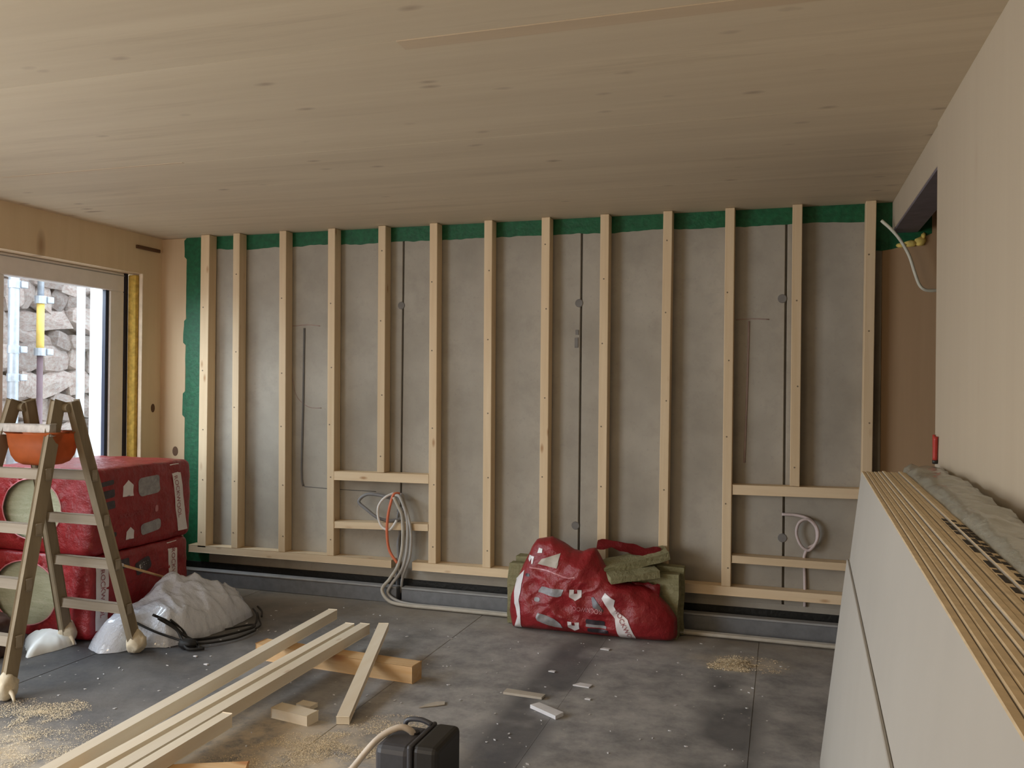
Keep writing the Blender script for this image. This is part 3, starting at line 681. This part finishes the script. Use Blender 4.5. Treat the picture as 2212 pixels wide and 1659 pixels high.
for i in range(1, nr+1):
    f_ = []; b_ = []
    for k in range(na):
        a = 2*math.pi*k/na; r = rb(a)*i/nr; x_, z_ = BC[0]+r*math.cos(a), BC[1]+r*math.sin(a)
        f_.append(bm.verts.new((x_, bagY(x_, z_), z_)))
        b_.append(f_[-1] if i == nr else bm.verts.new((x_, -.295+.09*z_, z_)))
    fronts.append(f_); backs.append(b_)
for lst, c in ((fronts, cF), (backs, cB)):
    for k in range(na): bm.faces.new((c, lst[0][k], lst[0][(k+1) % na]))
    for p, q in zip(lst, lst[1:]):
        for k in range(na): bm.faces.new((p[k], q[k], q[(k+1) % na], p[(k+1) % na]))
link('wrapping_film', bm, 'redfilm', bag, smooth=True)
bmap = lambda x, z: Vector((x, bagY(x, z)-.004, z))
def bd(name, pts, m, cuts=6): decal(name, flat_poly(pts, cuts), bmap, m, bag)
bd('white_band', [(2.855, .315), (2.925, .385), (2.915, .27), (2.905, .20), (2.92, .10), (2.915, .01), (2.865, .01), (2.895, .09), (2.87, .17), (2.855, .24)], 'printwhite')
bd('printed_panel', [(3.04, .275), (3.06, .30), (3.21, .295), (3.195, .255), (3.17, .245), (3.035, .262)], 'printgrey')
bd('printed_panel', [(3.03, .105), (3.04, .135), (3.07, .13), (3.15, .105), (3.19, .07), (3.20, .045), (3.15, .045), (3.04, .085)], 'printgrey')
bd('printed_house', house(3.285, .265, .075, .065, -1), 'printwhite'); bd('printed_house', house(3.275, .065, .075, .065, -1), 'printwhite')
bd('dark_print_panel', rrect(3.415, .105, .12, .030, .008, -.05), 'printdark'); bd('printed_panel', rrect(3.42, .08, .13, .018, .006, -.05), 'printgrey'); bd('dark_print_panel', rrect(3.43, .05, .13, .028, .008, -.05), 'printdark')
bd('white_band', [(3.455, .26), (3.475, .295), (3.54, .255), (3.53, .215), (3.55, .185), (3.60, .155), (3.62, .14), (3.665, .03), (3.665, .008), (3.565, .010), (3.55, .07), (3.54, .14), (3.50, .19)], 'printwhite')
tdecal('ROCKWOOL', .042, 3.605, .085, -1.1, bmap, 'redprint', bag, 1, (0, -.004, 0)); tdecal('ROCKWOOL', .040, 3.355, .182, math.pi-.03, bmap, 'printpink', bag, .9, (0, -.003, 0))
bd('dark_print_panel', [(3.385, .255), (3.40, .262), (3.47, .185), (3.455, .175), (3.40, .20)], 'printdark')
bd('pale_fold', [(3.02, .435), (3.05, .47), (3.17, .512), (3.165, .45), (3.155, .42), (3.09, .428)], 'tanchip')
bd('printed_disc', rrect(3.03, .215, .04, .025, .012), 'printgrey'); bd('printed_disc', rrect(2.955, .36, .03, .02, .009), 'printdark')
bd('white_print_bar', [(3.01, .50), (3.02, .535), (3.045, .53), (3.045, .505)], 'whitefabric'); bd('white_print_bar', [(2.945, .455), (2.95, .48), (2.99, .475), (2.985, .43), (2.975, .43), (2.97, .465), (2.96, .44)], 'printwhite')
bd('pale_crease', [(2.965, .405), (3.10, .395), (3.20, .37), (3.24, .365), (3.28, .375), (3.28, .382), (3.24, .373), (3.20, .378), (3.10, .403), (2.965, .413)], 'printpink')
# film flap at the back, red flap over the slab at the right
bm = bmesh.new(); rr = []
for i in range(17):
    u = i/16; row = []
    for k in range(5):
        v = k/4; p = Vector((3.36+.42*u, -.105-.05*v+.02*nz((u, v, 0), 4), .565+.010*math.sin(u*6)-.05*v+.018*nz((u*2, v, 1), 3)-.02*u)); row.append(bm.verts.new(p))
    rr.append(row)
for a, b in zip(rr, rr[1:]):
    for k in range(4): bm.faces.new((a[k], a[k+1], b[k+1], b[k]))
bmesh.ops.solidify(bm, geom=bm.faces[:], thickness=.003); link('film_flap', bm, 'redfilm', bag, smooth=True)
bm = bmesh.new(); rr = []
for i in range(13):
    u = i/12; row = []
    for k in range(9):
        v = k/8; p = Vector((3.62+.18*u, -.285-.03*u*(1-u)-.08*v*v+.02*nz((u, v, 3), 3), .350-.12*v+.012*nz((u*2, v, 5), 3)-.008*u)); row.append(bm.verts.new(p))
    rr.append(row)
for a, b in zip(rr, rr[1:]):
    for k in range(8): bm.faces.new((a[k], a[k+1], b[k+1], b[k]))
bmesh.ops.solidify(bm, geom=bm.faces[:], thickness=.003); link('film_flap', bm, 'redfilm', bag, smooth=True)

# ------------------------------------------------------------------ stepladder with tray
ld = thing('wooden_stepladder', (.62, -2.0, 0), 'weathered wooden double stepladder with cloth wrapped feet before the red bales', 'stepladder')
PC0, PC1 = Vector((.857, -2.42, .03)), Vector((.762, -2.03, 1.475)); PA0, PA1 = Vector((.33, -2.40, .03)), Vector((.455, -2.03, 1.475))
PD0, PD1 = Vector((.925, -1.60, .03)), Vector((.802, -1.97, 1.475)); PE0, PE1 = Vector((.405, -1.59, .03)), Vector((.490, -1.97, 1.475))
for a, b in ((PC0, PC1), (PA0, PA1), (PD0, PD1), (PE0, PE1)): beam('stile', a, b, .032, .062, 'ladder', ld, upv=(0, 1, 0), bevel=.006)
def rungs(l0, l1, r0, r1, zs):
    for z in zs:
        a = l0.lerp(l1, (z-.03)/1.445); b = r0.lerp(r1, (z-.03)/1.445); d = (b-a).normalized()*.024
        beam('rung', a-d, b+d, .026, .055, 'rung', ld, bevel=.005)
rungs(PA0, PA1, PC0, PC1, (.27, .54, .81, 1.09)); rungs(PE0, PE1, PD0, PD1, (.27, .54, .80, 1.06))
beam('rung', PA0.lerp(PA1, .895)+Vector((-.02, -.02, 0)), PC0.lerp(PC1, .895)+Vector((.02, -.02, 0)), .03, .06, 'plaster', ld, bevel=.006, label='top rung crusted with grey plaster')
for x in (.475, .785):
    bm = bmesh.new(); bmesh.ops.create_cone(bm, cap_ends=True, segments=12, radius1=.024, radius2=.024, depth=.05, matrix=Matrix.Translation((x, -2.0, 1.44)) @ Matrix.Rotation(math.pi/2, 4, 'Y')); link('hinge', bm, 'ladder', ld)
for i, p in enumerate((PC0, PA0, PD0, PE0)):
    bm = bmesh.new(); bmesh.ops.create_icosphere(bm, subdivisions=3, radius=1)
    for v in bm.verts:
        d = 1+.28*nz(v.co, 1.6, i)+.14*nz(v.co, 4, i); v.co = Vector((p.x+v.co.x*.052*d, p.y+v.co.y*.055*d, max(.001, .062+v.co.z*.068*d)))
    link('foot_wrap', bm, 'cream', ld, smooth=True, label='cream cloth wrapped round the foot')
    if i in (0, 3): tube('cloth_tail', [(p.x+.03, p.y-.01, .05), (p.x+.06, p.y-.02, .04), (p.x+.085, p.y-.03, .008)], lambda t: .014-.008*t, 'cream', ld, n=3)
# orange tray hung in the ladder head
bm = bmesh.new(); prof = [(1.30, .175, .13), (1.31, .185, .14), (1.295, .17, .125), (1.24, .162, .12), (1.18, .148, .11), (1.145, .125, .095), (1.128, .09, .07), (1.122, .04, .03)]
rings = []
for z, hx, hy in prof:
    rings.append([bm.verts.new((.632+math.copysign(abs(math.cos(a))**.45, math.cos(a))*hx, -2.0+math.copysign(abs(math.sin(a))**.45, math.sin(a))*hy, z)) for a in [2*math.pi*k/40 for k in range(40)]])
for a, b in zip(rings, rings[1:]):
    for k in range(40): bm.faces.new((a[k], a[(k+1) % 40], b[(k+1) % 40], b[k]))
bm.faces.new(rings[-1])
bmesh.ops.solidify(bm, geom=bm.faces[:], thickness=.004)
tag(setorigin(link('tool_tray', bm, 'orangetray', smooth=True), (.632, -2.0, 1.122)), 'orange plastic tray hanging inside the head of the stepladder', 'tray')

# ------------------------------------------------------------------ mounds: film heap, white sheet, brown sack
def mound(name, outline, c, h, m, seed, amp, peak=None, nr=26, na=120, pw=2.2, ex=.7):
    r = star(outline, c); bm = bmesh.new(); prev = None
    def Z(x, y, t):
        b = h*max(0, 1-t**pw)**ex
        if peak: b *= 1+.35*math.exp(-((x-peak[0])**2+(y-peak[1])**2)/.03)
        q_ = Vector((x, y, 0))+.07*Vector((nz((x, y, 0), 6, seed+5), nz((x, y, 0), 6, seed+6), 0))
        w = amp*(1.1*nz(q_, 4.2, seed)+.75*ridge(q_, 5.5, seed+1)*abs(nz(q_, 3, seed+3))*2+.45*ridge((q_.x*.6+q_.y, q_.y*.7-q_.x, 0), 12, seed+2))
        return max(.002, b+w*min(1, (1-t)*5))
    cv = bm.verts.new((c[0], c[1], Z(c[0], c[1], 0)))
    for i in range(1, nr+1):
        ring = []
        for k in range(na):
            a = 2*math.pi*k/na; t = i/nr; q = r(a)*t*(1+.03*nz((math.cos(a)*3, math.sin(a)*3, t), 3, seed)); x, y = c[0]+q*math.cos(a), c[1]+q*math.sin(a)
            ring.append(bm.verts.new((x, y, Z(x, y, t))))
        for k in range(na):
            if prev is None: bm.faces.new((cv, ring[k], ring[(k+1) % na]))
            else: bm.faces.new((prev[k], ring[k], ring[(k+1) % na], prev[(k+1) % na]))
        prev = ring
    bot = [bm.verts.new((v.co.x, v.co.y, .001)) for v in prev]
    for k in range(na): bm.faces.new((prev[k], bot[k], bot[(k+1) % na], prev[(k+1) % na]))
    bm.faces.new(bot[::-1])
    return setorigin(link(name, bm, m, smooth=True), (c[0], c[1], 0))
o = mound('film_heap', [(.60, -1.63), (.72, -1.69), (.82, -1.66), (.86, -1.56), (.93, -1.50), (1.02, -1.47), (1.09, -1.35), (1.13, -1.0), (1.10, -.68), (.9, -.50), (.66, -.52), (.575, -.8), (.575, -1.3)], (.80, -1.12), .25, 'clearfilm', 3, .042, (.68, -1.05))
tag(o, 'crumpled heap of clear white plastic film on the floor by the bales', 'plastic film')
o = mound('plastic_sheet', [(.10, -1.60), (.22, -1.72), (.32, -1.80), (.42, -1.90), (.47, -1.70), (.475, -1.58), (.36, -1.575), (.2, -1.57)], (.34, -1.63), .085, 'whitefabric', 8, .008, None, 14, 80)
tag(o, 'bright white plastic sheet under the ladder before the lower bale', 'plastic sheet')
bm = bmesh.new(); bmesh.ops.create_icosphere(bm, subdivisions=4, radius=1)
for v in bm.verts:
    d = 1+.16*nz(v.co, 1.8, 4)+.08*ridge(v.co, 4, 5); v.co = Vector((.155+v.co.x*.15*d, -1.93+v.co.y*.13*d, max(.001, .10+v.co.z*.16*d)))
tag(setorigin(link('rubbish_sack', bm, 'sack', smooth=True), (.155, -1.93, 0)), 'dark brown sack standing at the left edge under the ladder', 'sack')

# black straps on the film heap, rod on the bale
st = thing('strap_tangle', (1.1, -1.3, 0), 'tangle of black straps lying before the film heap', 'straps')
for P, r in (([(.93, -1.47, .19), (1.0, -1.40, .13), (1.08, -1.38, .06), (1.17, -1.37, .02), (1.25, -1.45, .012)], .011), ([(.84, -1.50, .14), (.95, -1.47, .09), (1.08, -1.44, .05), (1.2, -1.42, .02)], .010),
             ([(1.10, -1.42, .04), (1.22, -1.25, .025), (1.28, -1.05, .02), (1.27, -.92, .02), (1.17, -.75, .03), (1.05, -.62, .03)], .009), ([(1.10, -1.40, .03), (1.20, -1.28, .02), (1.27, -1.12, .02), (1.30, -.98, .02), (1.25, -.93, .02), (1.16, -1.08, .02)], .009),
             ([(1.02, -.52, .02), (1.12, -.62, .02), (1.20, -.74, .02)], .009), ([(1.00, -1.40, .15), (1.06, -1.36, .08), (1.12, -1.38, .03)], .009), ([(.96, -1.46, .17), (1.05, -1.41, .10), (1.10, -1.42, .05), (1.19, -1.48, .015), (1.27, -1.43, .012)], .012), ([(1.13, -1.42, .03), (1.24, -1.36, .02), (1.33, -1.20, .015), (1.34, -1.02, .015)], .009), ([(1.14, -.70, .03), (1.22, -.80, .02), (1.30, -.90, .015), (1.33, -1.0, .02)], .008)):
    tube('strap', P, r*.72, 'strap', st, n=5)
bm = bmesh.new(); bmesh.ops.create_icosphere(bm, subdivisions=3, radius=1)
for v in bm.verts: d = 1+.3*nz(v.co, 2, 6); v.co = Vector((1.15+v.co.x*.055*d, -1.43+v.co.y*.045*d, max(.001, .025+v.co.z*.032*d)))
link('strap_knot', bm, 'strap', st, smooth=True)
rd = thing('wooden_rod', (.62, -1.0, .28), 'thin brown rod with a pale end lying between the lower bale and the film heap', 'rod')
tube('rod_shaft', [(.607, -1.37, .447), (.618, -1.0, .295)], .008, 'cross', rd, n=2); tube('rod_end', [(.605, -1.43, .470), (.607, -1.36, .443)], .011, 'whitechip', rd, n=2)

# ------------------------------------------------------------------ timber on the floor
def bat(x0, y0, x1, y1, wd, h, z0, z1, label, m='batten', name='timber_batten'):
    o = beam(name, (x0, y0, z0+h/2), (x1, y1, z1+h/2), wd, h, m, bevel=.003); return tag(setorigin(o, ((x0+x1)/2, (y0+y1)/2, min(z0, z1))), label, 'batten')
bat(1.803, -.86, 1.985, -3.95, .055, .058, .092, .092, 'long pale batten lying apart, leftmost on the cross timbers')
bat(2.058, -1.11, 2.088, -3.95, .055, .058, .092, .092, 'long pale batten, left one of the close pair')
bat(2.146, -1.085, 2.186, -3.95, .058, .058, .092, .092, 'long pale batten, right one of the close pair')
bat(2.238, -2.55, 2.258, -3.95, .044, .058, .092, .092, 'shorter pale batten, its sawn end beside the close pair')
o = beam('cross_timber', (1.655, -1.42, .045), (2.67, -1.50, .045), .10, .09, 'cross', bevel=.004); tag(setorigin(o, (2.1, -1.46, 0)), 'orange-tinted timber lying across under the far ends of the battens', 'timber')
o = beam('cross_timber', (1.62, -3.28, .045), (2.55, -2.86, .045), .10, .09, 'cross', bevel=.004); tag(setorigin(o, (2.1, -3.1, 0)), 'timber lying across under the near ends of the battens', 'timber')
o = beam('timber_batten', (2.297, -1.14, .163), (2.588, -2.16, .020), .055, .035, 'batten', bevel=.003); tag(setorigin(o, (2.45, -1.65, .01)), 'short batten leaning over the right end of the cross timber', 'batten')
o = beam('timber_offcut', (2.235, -2.16, .024), (2.45, -2.195, .024), .075, .047, 'batten', bevel=.003); tag(setorigin(o, (2.34, -2.18, 0)), 'pale square timber offcut lying right of the battens', 'offcut')
o = beam('timber_offcut', (2.275, -2.02, .010), (2.36, -2.03, .010), .055, .019, 'batten', bevel=.002); tag(setorigin(o, (2.32, -2.025, 0)), 'small flat offcut just behind the square offcut', 'offcut')
def slat(P, h, m, label):
    bm = bmesh.new(); add_prism(bm, [Vector((p[0], p[1], .001)) for p in P], (0, 0, h)); return tag(setorigin(link('floor_scrap', bm, m), (P[0][0], P[0][1], 0)), label, 'scrap')
slat([(3.356, -1.679), (3.511, -1.78), (3.536, -1.723), (3.39, -1.634)], .018, 'whitechip', 'white slat scrap lying alone mid floor')
slat([(3.171, -1.541), (3.379, -1.551), (3.385, -1.501), (3.173, -1.483)], .012, 'tanchip', 'tan slat scrap behind the white slat')
slat([(2.84, -1.857), (2.90, -1.815), (2.944, -1.779), (2.93, -1.74), (2.89, -1.76), (2.86, -1.80)], .004, 'tanchip', 'ragged tan paper scrap right of the leaning batten')
for i, (x, y, s) in enumerate(((3.52, -.62, .03), (3.32, -1.12, .02), (3.53, -1.28, .05), (1.45, -1.65, .014), (1.30, -1.55, .012), (3.6, -1.47, .016))):
    slat([(x-s, y-s*.4), (x+s*.8, y-s*.6), (x+s, y+s*.3), (x-s*.4, y+s*.5)], .006, 'whitechip', 'pale crumb of debris %s' % ('before the torn red pack', 'on the bare floor left of the dark smear', 'beside the seam behind the slat scraps', 'left of the battens, nearer the camera', 'left of the battens, farther off', 'right of the tan slat')[i])

# sawdust (stuff): thousands of small flakes in drifts
def dust(label, blobs, n, sz=.0026):
    bm = bmesh.new()
    for _ in range(n):
        cx, cy, rx, ry, hh = random.choice(blobs); a = random.uniform(0, 6.28); q = random.random()**.7
        x, y = cx+rx*q*math.cos(a), cy+ry*q*math.sin(a)
        if nz((x, y, 0), 6)+.5*nz((x, y, 0), 17) < -.10+.4*(q-.5)+random.uniform(-.28, .28): continue
        z = .001+hh*(1-q)*random.random(); s = sz*random.uniform(.4, 1.5); an = random.uniform(0, 6.28); tl = random.uniform(-.4, .4)*s
        c, d = math.cos(an)*s, math.sin(an)*s
        v = [bm.verts.new(p) for p in ((x-c, y-d, z), (x+d*.5, y-c*.5, z+abs(tl)), (x+c, y+d, z+.0012), (x-d*.5, y+c*.5, z))]
        bm.faces.new(v)
    o = link('sawdust', bm, 'sawdust', kind='stuff'); o['label'] = label; o['category'] = 'sawdust'; return o
dust('sawdust drift around the foot of the leaning batten', [(2.62, -2.42, .25, .18, .006), (2.55, -2.65, .35, .25, .008), (2.85, -2.20, .25, .25, .003), (2.75, -2.9, .3, .25, .006)], 42000)
dust('sawdust drift at the left front under the battens', [(1.35, -2.75, .35, .35, .004), (1.55, -3.1, .35, .3, .004), (1.15, -2.5, .25, .2, .003)], 30000)
dust('small pale heap of shavings near the right wall foot', [(4.29, -.64, .13, .09, .03), (4.37, -.62, .24, .16, .004), (4.22, -.72, .18, .06, .004)], 7000, .005)

bm = bmesh.new()
for _ in range(170):
    x, y, s = random.uniform(1.0, 4.6), random.uniform(-2.6, -.25), random.uniform(.003, .011)
    a = random.uniform(0, 6.28); c, d = math.cos(a)*s, math.sin(a)*s
    add_prism(bm, [(x-c, y-d, .0005), (x+d*.4, y-c*.4, .0005), (x+c, y+d, .0005), (x-d*.6, y+c*.6, .0005)], (0, 0, .003))
o = link('debris_specks', bm, 'whitechip', kind='stuff'); o['label'] = 'small pale specks of debris scattered over the dark floor'; o['category'] = 'debris'

# ------------------------------------------------------------------ dark machine case at the front
cs = thing('vacuum_case', (3.24, -2.85, 0), 'dark grey plastic machine case with a beige hose, at the front edge', 'machine case')
def rbox(name, a, b, r, m, parent, seg=3):
    bm = bmesh.new(); add_box(bm, a, b); bmesh.ops.bevel(bm, geom=bm.edges[:], offset=r, segments=seg, affect='EDGES', profile=.5); return link(name, bm, m, parent, smooth=False)
rbox('case_body', (3.085, -2.84, .004), (3.235, -2.62, .245), .03, 'black_case', cs)
rbox('case_rim', (3.225, -2.855, .002), (3.245, -2.60, .262), .009, 'black_case', cs)
rbox('case_end', (3.243, -2.85, .004), (3.345, -2.605, .262), .022, 'black_end', cs)
tube('carry_handle', [(3.12, -2.64, .24), (3.135, -2.64, .268), (3.19, -2.64, .275), (3.235, -2.64, .262)], .010, 'black_case', cs, n=4)
tube('hose', [(3.19, -2.70, .232), (3.18, -2.72, .262), (3.14, -2.74, .275), (3.07, -2.78, .235), (2.99, -2.84, .13), (2.93, -2.92, .045), (2.86, -3.05, .016), (2.75, -3.25, .016)], .0125, 'hose', cs, n=7)
tube('power_cord', [(2.86, -2.98, .008), (2.95, -2.88, .03), (3.03, -2.865, .055), (3.09, -2.91, .03), (3.11, -3.02, .008)], .006, 'whitecable', cs, n=6)
bm = bmesh.new(); bmesh.ops.create_cone(bm, cap_ends=True, segments=16, radius1=.02, radius2=.02, depth=.02, matrix=Matrix.Translation((3.19, -2.70, .242))); link('hose_port', bm, 'black_end', cs)

# ------------------------------------------------------------------ outside the window
rw = thing('rubble_wall', (-3.1, 1.5, -.3), 'rough rubble stone wall outside beyond the window', 'stone wall')
box('wall_core', (-3.7, -3.0, -.3), (-3.16, 5.4, 3.9), 'mortar', rw, bevel=0)
variants = []
for k in range(12):
    bm = bmesh.new(); bmesh.ops.create_cube(bm, size=2); bmesh.ops.subdivide_edges(bm, edges=bm.edges, cuts=1, use_grid_fill=True)
    for v in bm.verts:
        n_ = v.co.normalized(); v.co = v.co.lerp(n_*1.25, .6); v.co *= 1+.34*nz(v.co, 1.1, k)+.16*nz(v.co, 3, k)
    me = bpy.data.meshes.new('stone'); bm.to_mesh(me); bm.free(); me.materials.append(MAT['rock']); variants.append(me)
z = -.25; cnt = 0
while z < 3.8:
    h = random.uniform(.17, .32); y = -1.6+random.uniform(-.2, 0)
    while y < 4.6:
        L = random.uniform(.16, .46)
        o = bpy.data.objects.new('stone', random.choice(variants)); COL.objects.link(o); o.parent = rw; cnt += 1
        o.location = Vector((-3.13+random.uniform(-.03, .05), y+L/2, z+h/2+random.uniform(-.03, .03)))-rw.location
        o.scale = (.12, L*.56, h*.52*random.uniform(.85, 1.12)); o.rotation_euler = (random.uniform(-.5, .5), random.uniform(-.15, .15), random.uniform(-.2, .2))
        y += L
    z += h*.94
def pole(x, y, parts, label, couplers):
    t = thing('scaffold_pole', (x, y, -.3), label, 'scaffold pole')
    for z0, z1, m, r in parts: tube('pole_section', [(x, y, z0), (x, y, z1)], r, m, t, seg=14, n=1)
    for z in couplers:
        bm = bmesh.new(); bmesh.ops.create_cone(bm, cap_ends=True, segments=12, radius1=.052, radius2=.052, depth=.07, matrix=Matrix.Translation((x, y, z))); add_box(bm, (x+.0, y+.03, z-.03), (x+.06, y+.10, z+.03), .006); link('coupler', bm, 'galv', t)
pole(-2.0, .19, [(-.3, 4, 'galv', .045)], 'grey scaffold pole outside, left edge of the window', (2.45, 1.87, 1.62))
pole(-2.0, .478, [(-.3, 1.88, 'polered', .026), (1.88, 2.33, 'poleyellow', .033), (2.33, 4, 'galv', .028)], 'scaffold pole outside with a yellow middle section', (2.34, 1.86))
pole(-2.0, .955, [(-.3, 4, 'polewhite', .038)], 'pale scaffold pole outside, rightmost of the three', ())
